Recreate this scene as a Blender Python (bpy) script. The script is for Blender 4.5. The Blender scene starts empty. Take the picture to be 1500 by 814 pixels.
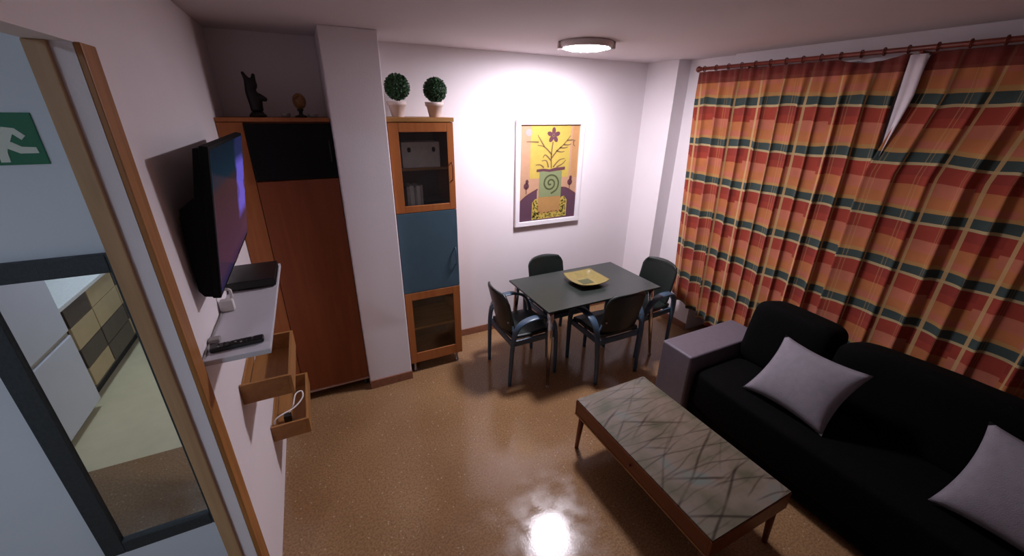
import bpy, bmesh, math, random
from mathutils import Matrix, Vector, Euler
PI = math.pi
random.seed(7)
S = bpy.context.scene
C = S.collection

# ---------------------------------------------------------------- camera, world, exposure
def make_camera():
    yaw, pitch, roll = math.radians(26.56), math.radians(22.8), math.radians(0.776)
    f = Vector((math.sin(yaw)*math.cos(pitch), math.cos(yaw)*math.cos(pitch), -math.sin(pitch)))
    r0 = Vector((math.cos(yaw), -math.sin(yaw), 0)); u0 = r0.cross(f)
    r = r0*math.cos(roll) + u0*math.sin(roll); u = -r0*math.sin(roll) + u0*math.cos(roll)
    cd = bpy.data.cameras.new('camera'); co = bpy.data.objects.new('camera', cd); C.objects.link(co)
    m = Matrix(((r.x, u.x, -f.x, 0), (r.y, u.y, -f.y, 0), (r.z, u.z, -f.z, 2.05), (0, 0, 0, 1)))
    co.matrix_world = m
    cd.sensor_fit = 'HORIZONTAL'; cd.sensor_width = 36.0; cd.lens = 582.9/1500*36.0
    cd.clip_start = 0.02; cd.clip_end = 50
    S.camera = co
make_camera()
w = bpy.data.worlds.new('world'); S.world = w; w.use_nodes = True
w.node_tree.nodes['Background'].inputs[0].default_value = (0.02, 0.02, 0.025, 1)
w.node_tree.nodes['Background'].inputs[1].default_value = 0.3
S.view_settings.view_transform = 'Standard'; S.view_settings.look = 'None'
S.view_settings.exposure = 1.65; S.view_settings.gamma = 1.0
S.view_settings.use_curve_mapping = False
LAMP_STRENGTH = 75.0
KITCHEN_STRENGTH = 34.0

# ---------------------------------------------------------------- materials
def lin(c):
    c = [x/255 for x in c]          # sRGB, 0 to 255
    return tuple((x/12.92 if x <= .04045 else ((x+.055)/1.055)**2.4) for x in c)
MATS = {}
def nt_new(name):
    m = bpy.data.materials.new(name); m.use_nodes = True
    nt = m.node_tree; b = nt.nodes['Principled BSDF']; MATS[name] = m
    return m, nt, b
def N(nt, typ, **kw):
    n = nt.nodes.new(typ)
    for k, v in kw.items():
        if k.startswith('i_'):
            n.inputs[k[2:].replace('_', ' ')].default_value = v
        else: setattr(n, k, v)
    return n
def ramp(nt, fac, stops, interp='LINEAR'):
    r = nt.nodes.new('ShaderNodeValToRGB'); r.color_ramp.interpolation = interp
    e = r.color_ramp.elements
    while len(e) < len(stops): e.new(0.5)
    for i, (p, c) in enumerate(stops):
        e[i].position = p; e[i].color = (*c, 1) if len(c) == 3 else c
    nt.links.new(fac, r.inputs[0]); return r.outputs[0]
def mix(nt, fac, a, b, mode='MIX'):
    m = nt.nodes.new('ShaderNodeMix'); m.data_type = 'RGBA'; m.blend_type = mode
    for inp, v in ((m.inputs[0], fac), (m.inputs[6], a), (m.inputs[7], b)):
        if hasattr(v, 'is_linked'): nt.links.new(v, inp)
        elif isinstance(v, (int, float)): inp.default_value = v
        else: inp.default_value = (*v, 1)
    return m.outputs[2]
def math_n(nt, op, a, b=None, c=None):
    m = nt.nodes.new('ShaderNodeMath'); m.operation = op
    for i, v in enumerate((a, b, c)):
        if v is None: continue
        if hasattr(v, 'is_linked'): nt.links.new(v, m.inputs[i])
        else: m.inputs[i].default_value = v
    return m.outputs[0]
def plain(name, col, rough=.5, var=.06, scale=12, bump=0, bscale=60, metal=0, spec=.5, coat=0):
    """a painted / moulded surface: base colour with slight mottling and fine relief"""
    m, nt, b = nt_new(name); c = lin(col)
    tc = N(nt, 'ShaderNodeTexCoord')
    n = N(nt, 'ShaderNodeTexNoise', i_Scale=scale, i_Detail=3.0); nt.links.new(tc.outputs['Object'], n.inputs['Vector'])
    o = ramp(nt, n.outputs['Fac'], [(.3, tuple(x*(1-var) for x in c)), (.7, tuple(min(1, x*(1+var)) for x in c))])
    nt.links.new(o, b.inputs['Base Color'])
    b.inputs['Roughness'].default_value = rough; b.inputs['Metallic'].default_value = metal
    b.inputs['Specular IOR Level'].default_value = spec
    if coat: b.inputs['Coat Weight'].default_value = coat; b.inputs['Coat Roughness'].default_value = .08
    if bump:
        n2 = N(nt, 'ShaderNodeTexNoise', i_Scale=bscale, i_Detail=4.0); nt.links.new(tc.outputs['Object'], n2.inputs['Vector'])
        bp = N(nt, 'ShaderNodeBump', i_Strength=bump, i_Distance=.004); nt.links.new(n2.outputs['Fac'], bp.inputs['Height'])
        nt.links.new(bp.outputs['Normal'], b.inputs['Normal'])
    return m
def wood(name, col, dark, rough=.4, axis=2, scale=18, spec=.4):
    m, nt, b = nt_new(name)
    tc = N(nt, 'ShaderNodeTexCoord'); mp = N(nt, 'ShaderNodeMapping')
    sc = [scale]*3; sc[axis] = scale*.08; mp.inputs['Scale'].default_value = sc
    nt.links.new(tc.outputs['Object'], mp.inputs['Vector'])
    n = N(nt, 'ShaderNodeTexNoise', i_Scale=1.6, i_Detail=6.0, i_Distortion=.6); nt.links.new(mp.outputs[0], n.inputs['Vector'])
    nt.links.new(ramp(nt, n.outputs['Fac'], [(.35, lin(dark)), (.65, lin(col))]), b.inputs['Base Color'])
    b.inputs['Roughness'].default_value = rough; b.inputs['Specular IOR Level'].default_value = spec
    return m
def emit(name, col, strength):
    m, nt, b = nt_new(name)
    b.inputs['Base Color'].default_value = (.8, .8, .8, 1)
    b.inputs['Emission Color'].default_value = (*lin(col), 1); b.inputs['Emission Strength'].default_value = strength
    return m
def glass(name, tint=(1, 1, 1), alpha=.12, rough=.03):
    m, nt, b = nt_new(name)
    nt.nodes.remove(b); out = nt.nodes['Material Output']
    t = N(nt, 'ShaderNodeBsdfTransparent'); t.inputs[0].default_value = (*tint, 1)
    g = N(nt, 'ShaderNodeBsdfGlossy'); g.inputs['Roughness'].default_value = rough
    fr = N(nt, 'ShaderNodeFresnel', i_IOR=1.5); mx = N(nt, 'ShaderNodeMixShader')
    nt.links.new(fr.outputs[0], mx.inputs[0]); nt.links.new(t.outputs[0], mx.inputs[1]); nt.links.new(g.outputs[0], mx.inputs[2])
    nt.links.new(mx.outputs[0], out.inputs[0]); return m

plain('wall_paint', (231, 223, 225), .75, .015, 3, .12, 140, spec=.25)
plain('hall_paint', (221, 226, 230), .7, .02, 3, .08, 140, spec=.25)
plain('ceiling_paint', (220, 211, 213), .85, .02, 2, .1, 90, spec=.15)
plain('baseboard', (138, 90, 68), .35, .15, 40)
plain('black_gloss', (7, 8, 7), .5, .1, 6, spec=.2)
plain('black_plastic', (21, 19, 15), .4, .1, 30)
plain('tv_black', (5, 5, 6), .6, .1, 20, spec=.15)
plain('white_shelf', (202, 199, 205), .4, .02, 5)
plain('white_plastic', (216, 212, 208), .4, .02, 8)
plain('grey_plastic', (143, 136, 132), .45, .05, 20)
plain('cabinet_blue', (66, 90, 103), .5, .06, 8, spec=.3)
plain('chair_frame', (60, 81, 99), .38, .06, 14)
plain('chair_black', (17, 26, 23), .42, .12, 60, .15, 220)
plain('chrome', (216, 212, 208), .12, .02, 5, metal=1)
plain('steel', (181, 170, 168), .3, .03, 9, metal=1)
plain('table_dark', (41, 47, 43), .28, .06, 30, spec=.45)
plain('sofa_black', (5, 5, 5), .9, .25, 40, .5, 160, spec=.1)
plain('leatherette', (103, 96, 105), .38, .06, 25, .25, 130)
plain('pillow_grey', (132, 127, 134), .85, .06, 26, .4, 240, spec=.1)
plain('pot_white', (205, 186, 178), .6, .06, 20)
plain('leaf_green', (29, 74, 32), .6, .35, 60)
plain('leaf_dark', (15, 46, 20), .6, .3, 60)
plain('stem_brown', (122, 98, 72), .7, .2, 40)
plain('frame_white', (226, 221, 224), .4, .02, 10)
plain('statue_black', (7, 8, 10), .45, .1, 30)
plain('gold_ornament', (138, 98, 56), .35, .35, 45)
plain('dish_yellow', (125, 111, 62), .35, .12, 22)
plain('dish_green', (64, 71, 39), .35, .15, 40)
plain('paper_white', (230, 223, 218), .8, .08, 30)
plain('paper_grey', (184, 176, 171), .8, .1, 40)
plain('hole_dark', (42, 38, 37), .8)
plain('cabinet_inner', (92, 77, 72), .6, .1, 14)
plain('mirror_frame', (51, 56, 58), .55, .2, 90, .5, 200)
plain('sign_green', (12, 107, 69), .5, .05, 10)
plain('sign_white', (216, 220, 203), .5, .03, 10)
plain('fridge_white', (198, 201, 208), .35, .02, 6)
plain('kitchen_beige', (180, 158, 116), .5, .05, 10)
plain('kitchen_dark', (74, 59, 48), .45, .1, 14)
plain('worktop', (210, 210, 204), .35, .1, 60)
plain('backsplash', (51, 66, 58), .4, .1, 14)
plain('kitchen_floor', (203, 191, 155), .4, .04, 10)
plain('shutter_white', (189, 176, 180), .6, .03, 10)
plain('lamp_rim', (210, 200, 200), .4, .03, 10)
plain('voile', (216, 204, 208), .85, .03, 20, spec=.1)
plain('crystal', (208, 210, 214), .08, .05, 20, spec=1.0)  # clear glass; the pale base colour stands in for white glints
MATS['crystal'].node_tree.nodes['Principled BSDF'].inputs['Transmission Weight'].default_value = .45
plain('cable_white', (220, 214, 210), .5)
plain('alu_strip', (183, 154, 144), .35, .04, 20, metal=.5)
wood('trim_wood', (169, 113, 58), (146, 94, 45), .45)
wood('trim_wood_inner', (182, 146, 106), (166, 130, 92), .5)
wood('cabinet_wood', (168, 101, 54), (155, 89, 45), .4)
wood('closet_wood', (134, 70, 35), (124, 61, 29), .42, scale=12)
wood('top_wood', (177, 129, 76), (157, 110, 58), .45, axis=0)
wood('box_wood', (164, 116, 67), (149, 102, 55), .5, axis=1)
wood('coffee_wood', (117, 58, 25), (101, 49, 20), .38, axis=1)
wood('rod_wood', (125, 51, 32), (100, 38, 26), .4, axis=1)
# brown terrazzo
def terrazzo():
    m, nt, b = nt_new('terrazzo'); tc = N(nt, 'ShaderNodeTexCoord')
    big = N(nt, 'ShaderNodeTexNoise', i_Scale=1.7, i_Detail=2.0); nt.links.new(tc.outputs['Object'], big.inputs['Vector'])
    base = ramp(nt, big.outputs['Fac'], [(.35, lin((146, 112, 78))), (.65, lin((160, 126, 89)))])
    fine = N(nt, 'ShaderNodeTexNoise', i_Scale=95.0, i_Detail=3.0); nt.links.new(tc.outputs['Object'], fine.inputs['Vector'])
    c1 = mix(nt, ramp(nt, fine.outputs['Fac'], [(.4, (.0, .0, .0)), (.62, (.55, .55, .55))]), base, lin((105, 73, 51)))
    vo = N(nt, 'ShaderNodeTexVoronoi', i_Scale=38.0); nt.links.new(tc.outputs['Object'], vo.inputs['Vector'])
    sep = N(nt, 'ShaderNodeSeparateColor'); nt.links.new(vo.outputs['Color'], sep.inputs[0])
    sp = math_n(nt, 'MULTIPLY', math_n(nt, 'LESS_THAN', vo.outputs['Distance'], .17), math_n(nt, 'GREATER_THAN', sep.outputs[0], .72))
    c2 = mix(nt, math_n(nt, 'MULTIPLY', sp, .6), c1, lin((196, 171, 143)))
    nt.links.new(c2, b.inputs['Base Color'])
    rg = N(nt, 'ShaderNodeTexNoise', i_Scale=9.0, i_Detail=5.0); nt.links.new(tc.outputs['Object'], rg.inputs['Vector'])
    nt.links.new(ramp(nt, rg.outputs['Fac'], [(.35, (.10,)*3), (.7, (.24,)*3)]), b.inputs['Roughness'])
    b.inputs['Specular IOR Level'].default_value = .45
    bp = N(nt, 'ShaderNodeBump', i_Strength=.06, i_Distance=.003); nt.links.new(fine.outputs['Fac'], bp.inputs['Height'])
    nt.links.new(bp.outputs['Normal'], b.inputs['Normal'])
terrazzo()
# plaid curtain: UV x = metres along the cloth, UV y = height in metres
def plaid():
    m, nt, b = nt_new('plaid'); uv = N(nt, 'ShaderNodeUVMap'); s = N(nt, 'ShaderNodeSeparateXYZ')
    nt.links.new(uv.outputs[0], s.inputs[0]); u, v = s.outputs[0], s.outputs[1]
    wn = N(nt, 'ShaderNodeTexNoise', i_Scale=3.0, i_Detail=2.0); nt.links.new(uv.outputs[0], wn.inputs['Vector'])
    vw = math_n(nt, 'ADD', v, math_n(nt, 'MULTIPLY', math_n(nt, 'SUBTRACT', wn.outputs['Fac'], .5), .05))
    t = math_n(nt, 'FRACT', math_n(nt, 'DIVIDE', math_n(nt, 'SUBTRACT', 2.162+3.0, vw), .30))
    G, K, R, P, O, Y = (lin(c) for c in ((57, 70, 66), (176, 156, 113), (151, 59, 43), (181, 105, 80), (178, 108, 64), (170, 128, 74)))
    va = ramp(nt, t, [(0, G), (.165, K), (.215, R), (.50, P), (.72, O), (.92, Y)], 'CONSTANT')
    vb = ramp(nt, t, [(0, G), (.165, K), (.215, lin((138, 52, 41))), (.40, R), (.56, O), (.80, P), (.93, Y)], 'CONSTANT')
    col = math_n(nt, 'FRACT', math_n(nt, 'DIVIDE', u, .54))
    c = mix(nt, math_n(nt, 'GREATER_THAN', col, .52), va, vb)
    f = math_n(nt, 'FRACT', math_n(nt, 'DIVIDE', u, .27))
    st = ramp(nt, f, [(0, (0,)*3), (.12, (.8,)*3), (.185, (0,)*3), (.55, (.28,)*3), (.57, (0,)*3), (.62, (.25,)*3), (.64, (0,)*3)], 'CONSTANT')
    c = mix(nt, st, c, lin((192, 159, 108)))
    hd = math_n(nt, 'GREATER_THAN', v, 2.275)
    c = mix(nt, math_n(nt, 'MULTIPLY', hd, .85), c, lin((109, 44, 37)))
    tc = N(nt, 'ShaderNodeTexCoord'); n = N(nt, 'ShaderNodeTexNoise', i_Scale=6.0, i_Detail=4.0); nt.links.new(tc.outputs['UV'], n.inputs['Vector'])
    c = mix(nt, .5, c, ramp(nt, n.outputs['Fac'], [(.3, (.55,)*3), (.7, (1,)*3)]), 'MULTIPLY')
    nt.links.new(c, b.inputs['Base Color']); b.inputs['Roughness'].default_value = .8
    b.inputs['Specular IOR Level'].default_value = .15
    b.inputs['Sheen Weight'].default_value = .15
plaid()
# printed glass top of the coffee table: grey, mauve and green haze with crossing dark twigs
def twigs():
    m, nt, b = nt_new('twig_print'); tc = N(nt, 'ShaderNodeTexCoord')
    n1 = N(nt, 'ShaderNodeTexNoise', i_Scale=5.0, i_Detail=3.0); nt.links.new(tc.outputs['Object'], n1.inputs['Vector'])
    base = ramp(nt, n1.outputs['Fac'], [(.3, lin((77, 81, 64))), (.45, lin((103, 98, 84))), (.58, lin((117, 107, 96))), (.7, lin((100, 112, 106)))])
    n2 = N(nt, 'ShaderNodeTexNoise', i_Scale=3.2, i_Detail=2.0); mp = N(nt, 'ShaderNodeMapping'); mp.inputs['Location'].default_value = (3, 7, 1)
    nt.links.new(tc.outputs['Object'], mp.inputs[0]); nt.links.new(mp.outputs[0], n2.inputs['Vector'])
    base = mix(nt, ramp(nt, n2.outputs['Fac'], [(.55, (0,)*3), (.72, (.7,)*3)]), base, lin((71, 86, 47)))
    # straight twigs: thin bands of a gently distorted wave, broken up by noise
    for q, (rot, sc, dist, w_, k) in enumerate(((1.12, 1.9, 1.8, .055, .9), (1.98, 1.6, 2.0, .05, .9), (1.38, 3.2, 2.4, .06, .6), (1.80, 2.9, 2.4, .06, .6), (.88, 1.2, 2.0, .03, .7), (1.55, 5.5, 3.0, .10, .35))):
        mp = N(nt, 'ShaderNodeMapping'); mp.inputs['Rotation'].default_value = (0, 0, rot); mp.inputs['Location'].default_value = (q*1.7, q*2.3, 0)
        nt.links.new(tc.outputs['Object'], mp.inputs[0])
        wv = N(nt, 'ShaderNodeTexWave', wave_profile='TRI', i_Scale=sc, i_Distortion=dist, i_Detail=1.5); wv.inputs['Detail Scale'].default_value = .9
        nt.links.new(mp.outputs[0], wv.inputs['Vector'])
        nz = N(nt, 'ShaderNodeTexNoise', i_Scale=2.6, i_Detail=1.0); nt.links.new(mp.outputs[0], nz.inputs['Vector'])
        ln = ramp(nt, wv.outputs['Fac'], [(0, (k,)*3), (w_, (k*.6,)*3), (w_*2.2, (0,)*3)])
        ms = ramp(nt, nz.outputs['Fac'], [(.42, (0,)*3), (.56, (1,)*3)])
        base = mix(nt, math_n(nt, 'MULTIPLY', ln, ms), base, lin((38, 34, 29)))
    nt.links.new(base, b.inputs['Base Color']); b.inputs['Roughness'].default_value = .22
    b.inputs['Coat Weight'].default_value = .3; b.inputs['Coat Roughness'].default_value = .05
twigs()
def screen():
    m, nt, b = nt_new('tv_screen'); uv = N(nt, 'ShaderNodeUVMap'); s = N(nt, 'ShaderNodeSeparateXYZ'); nt.links.new(uv.outputs[0], s.inputs[0])
    c = ramp(nt, s.outputs[1], [(0, lin((26, 26, 60))), (.1, lin((56, 36, 56))), (.7, lin((46, 33, 38))), (.76, lin((18, 34, 47))), (1, lin((12, 23, 34)))])
    n = N(nt, 'ShaderNodeTexNoise', i_Scale=5.0, i_Detail=3.0); nt.links.new(uv.outputs[0], n.inputs['Vector'])
    g = math_n(nt, 'ADD', s.outputs[0], math_n(nt, 'MULTIPLY', math_n(nt, 'SUBTRACT', n.outputs['Fac'], .5), .25))
    f = ramp(nt, g, [(.66, (0,)*3), (.74, (1,)*3), (.97, (1,)*3), (1, (.2,)*3)])
    fv = ramp(nt, s.outputs[1], [(.25, (0,)*3), (.35, (1,)*3), (.75, (1,)*3), (.85, (.1,)*3)])
    c = mix(nt, math_n(nt, 'MULTIPLY', f, fv), c, lin((90, 79, 176)))
    nt.links.new(c, b.inputs['Emission Color']); b.inputs['Emission Strength'].default_value = .35
    b.inputs['Base Color'].default_value = (.01, .01, .012, 1); b.inputs['Roughness'].default_value = .12
screen()
m, nt, b = nt_new('mirror_glass'); b.inputs['Metallic'].default_value = 1; b.inputs['Roughness'].default_value = .01
_n = N(nt, 'ShaderNodeTexNoise', i_Scale=2.0); nt.links.new(ramp(nt, _n.outputs['Fac'], [(0, (.80, .82, .80)), (1, (.84, .85, .83))]), b.inputs['Base Color'])
glass('clear_glass'); glass('cabinet_glass', (.97, .96, .95))
emit('lamp_light', (248, 242, 255), LAMP_STRENGTH)
emit('kitchen_light', (210, 230, 255), KITCHEN_STRENGTH)
ART = {}
for k, c in dict(peach=(174, 135, 106), yellow=(178, 155, 71), purple=(84, 55, 70), green=(121, 130, 91), orange=(164, 124, 73), lime=(102, 97, 43), mauve=(89, 52, 60), brown=(111, 84, 56), spiral=(71, 76, 43), blob=(149, 144, 140), white=(186, 181, 183), orange_light=(173, 129, 83)).items():
    plain('print_'+k, c, .55, .04, 30)

# ---------------------------------------------------------------- mesh helpers (all shapes authored in world coordinates unless the thing sits at the origin)
def mat_of(o):
    m = Matrix.LocRotScale(o.location, o.rotation_euler, o.scale)
    return (mat_of(o.parent) @ m) if o.parent else m
def obj(name, bm, mat, parent=None, smooth=False, label=None):
    me = bpy.data.meshes.new(name)
    if parent is not None: bm.transform(mat_of(parent).inverted())
    bmesh.ops.recalc_face_normals(bm, faces=bm.faces)
    bm.to_mesh(me); bm.free()
    if smooth:
        for p in me.polygons: p.use_smooth = True
    me.materials.append(MATS[mat])
    o = bpy.data.objects.new(name, me); C.objects.link(o)
    if parent is not None: o.parent = parent
    if label: o['label'] = label
    return o
def thing(name, label, cat, loc=(0, 0, 0), rot=(0, 0, 0), group=None):
    o = bpy.data.objects.new(name, None); C.objects.link(o); o.empty_display_size = .1
    o.location = loc; o.rotation_euler = rot; o['label'] = label; o['category'] = cat
    if group: o['group'] = group
    return o
def tag(o, label, cat, group=None):
    o['label'] = label; o['category'] = cat
    if group: o['group'] = group
    return o
def struct(o): o['kind'] = 'structure'; return o
def bx(x0, x1, y0, y1, z0, z1, bev=0, seg=2, bm=None):
    b = bmesh.new()
    vs = [b.verts.new((x, y, z)) for x in (x0, x1) for y in (y0, y1) for z in (z0, z1)]
    for f in ((0, 1, 3, 2), (4, 6, 7, 5), (0, 4, 5, 1), (2, 3, 7, 6), (0, 2, 6, 4), (1, 5, 7, 3)): b.faces.new([vs[i] for i in f])
    if bev: bmesh.ops.bevel(b, geom=b.edges[:], offset=bev, segments=seg, affect='EDGES', profile=.5)
    return join(bm, b)
def join(bm, b):
    if bm is None: return b
    me = bpy.data.meshes.new('t'); b.to_mesh(me); b.free(); bm.from_mesh(me); bpy.data.meshes.remove(me); return bm
def smoothpath(pts, n=6):
    P = [Vector(p) for p in pts]; out = []
    for i in range(len(P)-1):
        p0, p1, p2, p3 = P[max(i-1, 0)], P[i], P[i+1], P[min(i+2, len(P)-1)]
        for k in range(n):
            t = k/n; out.append(.5*((2*p1)+(-p0+p2)*t+(2*p0-5*p1+4*p2-p3)*t*t+(-p0+3*p1-3*p2+p3)*t**3))
    out.append(P[-1]); return out
def tube(pts, ra, rb=None, side=(1, 0, 0), seg=8, smooth_n=0, bm=None):
    """sweep an ellipse (half axes ra along `side`, rb across) along pts; ra/rb numbers or lists"""
    P = smoothpath(pts, smooth_n) if smooth_n else [Vector(p) for p in pts]
    n = len(P); rb = ra if rb is None else rb
    def g(r, i): 
        if not isinstance(r, (list, tuple)): return r
        x = i/(n-1)*(len(r)-1); k = min(int(x), len(r)-2); return r[k]+(r[k+1]-r[k])*(x-k)
    b = bmesh.new(); rings = []; side = Vector(side)
    for i, p in enumerate(P):
        t = (P[min(i+1, n-1)]-P[max(i-1, 0)]).normalized()
        s = (side-t*side.dot(t))
        if s.length < 1e-4: s = t.orthogonal()
        s.normalize(); q = t.cross(s)
        rings.append([b.verts.new(p+s*math.cos(a)*g(ra, i)+q*math.sin(a)*g(rb, i)) for a in [2*PI*k/seg for k in range(seg)]])
    for a, c in zip(rings, rings[1:]):
        for k in range(seg): b.faces.new((a[k], a[(k+1) % seg], c[(k+1) % seg], c[k]))
    b.faces.new(rings[0][::-1]); b.faces.new(rings[-1])
    return join(bm, b)
def lathe(prof, cx, cy, seg=24, bm=None):
    b = bmesh.new(); rings = []
    for r, z in prof:
        rings.append([b.verts.new((cx+max(r, 1e-4)*math.cos(2*PI*k/seg), cy+max(r, 1e-4)*math.sin(2*PI*k/seg), z)) for k in range(seg)])
    for a, c in zip(rings, rings[1:]):
        for k in range(seg): b.faces.new((a[k], a[(k+1) % seg], c[(k+1) % seg], c[k]))
    b.faces.new(rings[0][::-1]); b.faces.new(rings[-1]); return join(bm, b)
def prism(pts, axis, a0, a1, bm=None):
    """2-D outline extruded along an axis: 'x' (y,z pts), 'y' (x,z pts), 'z' (x,y pts)"""
    b = bmesh.new()
    def v(p, a): return {'x': (a, p[0], p[1]), 'y': (p[0], a, p[1]), 'z': (p[0], p[1], a)}[axis]
    A = [b.verts.new(v(p, a0)) for p in pts]; B = [b.verts.new(v(p, a1)) for p in pts]; n = len(pts)
    b.faces.new(A); b.faces.new(B[::-1])
    for k in range(n): b.faces.new((A[k], B[k], B[(k+1) % n], A[(k+1) % n]))
    return join(bm, b)
def superbox(cx, cy, cz, hx, hy, hz, e=.35, nu=28, nv=16, wob=0, bm=None):
    """superellipsoid: plump cushion volumes"""
    def sp(w, e): return math.copysign(abs(w)**e, w)
    b = bmesh.new(); rows = []
    for j in range(nv+1):
        ph = -PI/2+PI*j/nv; row = []
        for i in range(nu):
            th = 2*PI*i/nu; cp = sp(math.cos(ph), e)
            x, y, z = hx*cp*sp(math.cos(th), e), hy*cp*sp(math.sin(th), e), hz*sp(math.sin(ph), e)
            if wob:
                q = wob*(math.sin(9*y+3*x)+math.sin(7*x-5*z+2)); z += q*.6; x += q*.5
            row.append(b.verts.new((cx+x, cy+y, cz+z)))
        rows.append(row)
    for r, s in zip(rows, rows[1:]):
        for i in range(nu): b.faces.new((r[i], r[(i+1) % nu], s[(i+1) % nu], s[i]))
    bmesh.ops.remove_doubles(b, verts=b.verts, dist=1e-5)
    return join(bm, b)
def rrect(x0, x1, y0, y1, r, n=5):
    if not isinstance(r, (list, tuple)): r = [r]*4
    out = []
    for (cx, cy, a0, rr) in ((x1-r[0], y1-r[0], 0, r[0]), (x0+r[1], y1-r[1], PI/2, r[1]), (x0+r[2], y0+r[2], PI, r[2]), (x1-r[3], y0+r[3], 1.5*PI, r[3])):
        for k in range(n+1):
            a = a0+PI/2*k/n; out.append((cx+rr*math.cos(a), cy+rr*math.sin(a)))
    return out
def copy_tree(o, parent=None):
    c = o.copy(); C.objects.link(c)
    if parent is not None: c.parent = parent
    for ch in list(o.children): copy_tree(ch, c)
    return c

# ---------------------------------------------------------------- the setting
XL, XLo, YB, ZC = -.43, -.505, 3.2525, 2.479
def S_(name, bm, mat, parent=None): 
    o = obj(name, bm, mat, parent)
    if parent is None: struct(o)
    return o
bm = bx(XLo, 3.9, -2.2, 3.4, -.1, 0); bx(-2.6, XLo, .75, 1.9, -.1, 0, bm=bm)
S_('floor', bm, 'terrazzo')
S_('floor', bx(-2.6, XLo, -2.2, .75, -.1, 0), 'kitchen_floor')
S_('ceiling', bx(-2.7, 3.9, -2.3, 3.4, ZC, ZC+.1), 'ceiling_paint')
S_('wall_back', bx(XLo, 3.9, YB, YB+.1, 0, ZC), 'wall_paint')
# left wall with the doorway (Y .42 to 1.35, head at 2.18)
bm = bx(XLo, XL, 1.352, YB, 0, ZC); bx(XLo, XL, .42, 1.352, 2.18, ZC, bm=bm); bx(XLo, XL, -2.2, .42, 0, ZC, bm=bm)
S_('wall_left', bm, 'wall_paint')
# column between the closet niche and the tall cabinet
S_('wall_column', bx(.163, .488, 2.796, YB, 0, ZC, .006), 'wall_paint')
# right wall: corner pier, set-back strip, window bay and lintel
bm = bx(3.04, 3.9, 2.88, YB, 0, ZC); bx(3.19, 3.9, 2.40, 2.88, 0, ZC, bm=bm)
bx(3.5, 3.9, -1.6, 2.40, 0, .25, bm=bm); bx(3.5, 3.9, -1.6, -1.2, .25, 2.25, bm=bm); bx(3.5, 3.9, 2.25, 2.40, .25, 2.25, bm=bm)
bx(3.13, 3.9, -1.6, 2.40, 2.25, ZC, bm=bm); bx(3.13, 3.9, -2.2, -1.6, 0, ZC, bm=bm)
S_('wall_right', bm, 'wall_paint')
S_('wall_front', bx(-2.7, 3.9, -2.3, -2.2, 0, ZC), 'wall_paint')
S_('wall_hall', bx(-2.6, XLo, 1.75, 1.85, 0, ZC), 'hall_paint')
S_('wall_kitchen', bx(-2.7, -2.6, -2.2, 1.85, 0, ZC), 'hall_paint')
S_('baseboard_back', bx(.95, 3.04, YB-.012, YB, 0, .07, .003), 'baseboard')
S_('baseboard_column', bx(.160, .491, 2.784, 2.796, 0, .072, .003), 'baseboard')
bm = bx(3.028, 3.04, 2.87, YB-.012, 0, .07, .003); bx(3.178, 3.19, 2.40, 2.868, 0, .07, .003, bm=bm)
S_('baseboard_right', bm, 'baseboard')
# door lining: casing on the room side, inner wooden strip on the hall side
t = struct(S_('trim_1', bx(XL, XL+.014, 1.352, 1.436, 0, 2.18, .003), 'trim_wood'))
S_('trim_2', bx(XLo-.004, XLo+.036, 1.338, 1.352, 0, 2.18, .003), 'trim_wood_inner')
S_('trim_3', bx(XL, XL+.014, .336, .42, 0, 2.18, .003), 'trim_wood')
# window in the bay, with a closed white roller shutter behind the panes
wf = bx(3.52, 3.58, -1.2, 2.25, .25, .31); bx(3.52, 3.58, -1.2, 2.25, 2.19, 2.25, bm=wf)
for y in (-1.2, -.06, 1.08, 2.19): bx(3.52, 3.58, y, y+.06, .31, 2.19, bm=wf)
win = S_('window_1', wf, 'frame_white')
for y in (-1.14, 0, 1.14): obj('pane', bx(3.545, 3.551, y, y+1.05, .31, 2.19), 'clear_glass', win)
for k in range(19): obj('shutter_slat', bx(3.62, 3.632, -1.2, 2.25, .26+k*.105, .26+k*.105+.098, .003, 1), 'shutter_white', win)

# ---------------------------------------------------------------- ceiling lamp
LX, LY = 1.79, 2.52
t = thing('ceiling_lamp', 'round flush ceiling lamp with bright white diffuser', 'lamp', (LX, LY, ZC))
obj('rim', lathe([(.150, ZC-.001), (.178, ZC-.001), (.180, ZC-.012), (.174, ZC-.036), (.158, ZC-.040), (.150, ZC-.030)], LX, LY, 40), 'lamp_rim', t, True)
obj('diffuser', lathe([(.149, ZC-.031), (.148, ZC-.040), (.12, ZC-.047), (.07, ZC-.050), (.001, ZC-.051)], LX, LY, 40), 'lamp_light', t, True)
for s in (-1, 1):
    a = math.radians(-26.5) + (0 if s > 0 else PI)
    cx, cy = LX+.176*math.cos(a), LY+.176*math.sin(a)
    b_ = bx(-.02, .014, -.035, .035, -.045, -.003, .004); b_.transform(Matrix.Translation((cx, cy, ZC)) @ Matrix.Rotation(a, 4, 'Z'))
    obj('clip', b_, 'steel', t)

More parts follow.
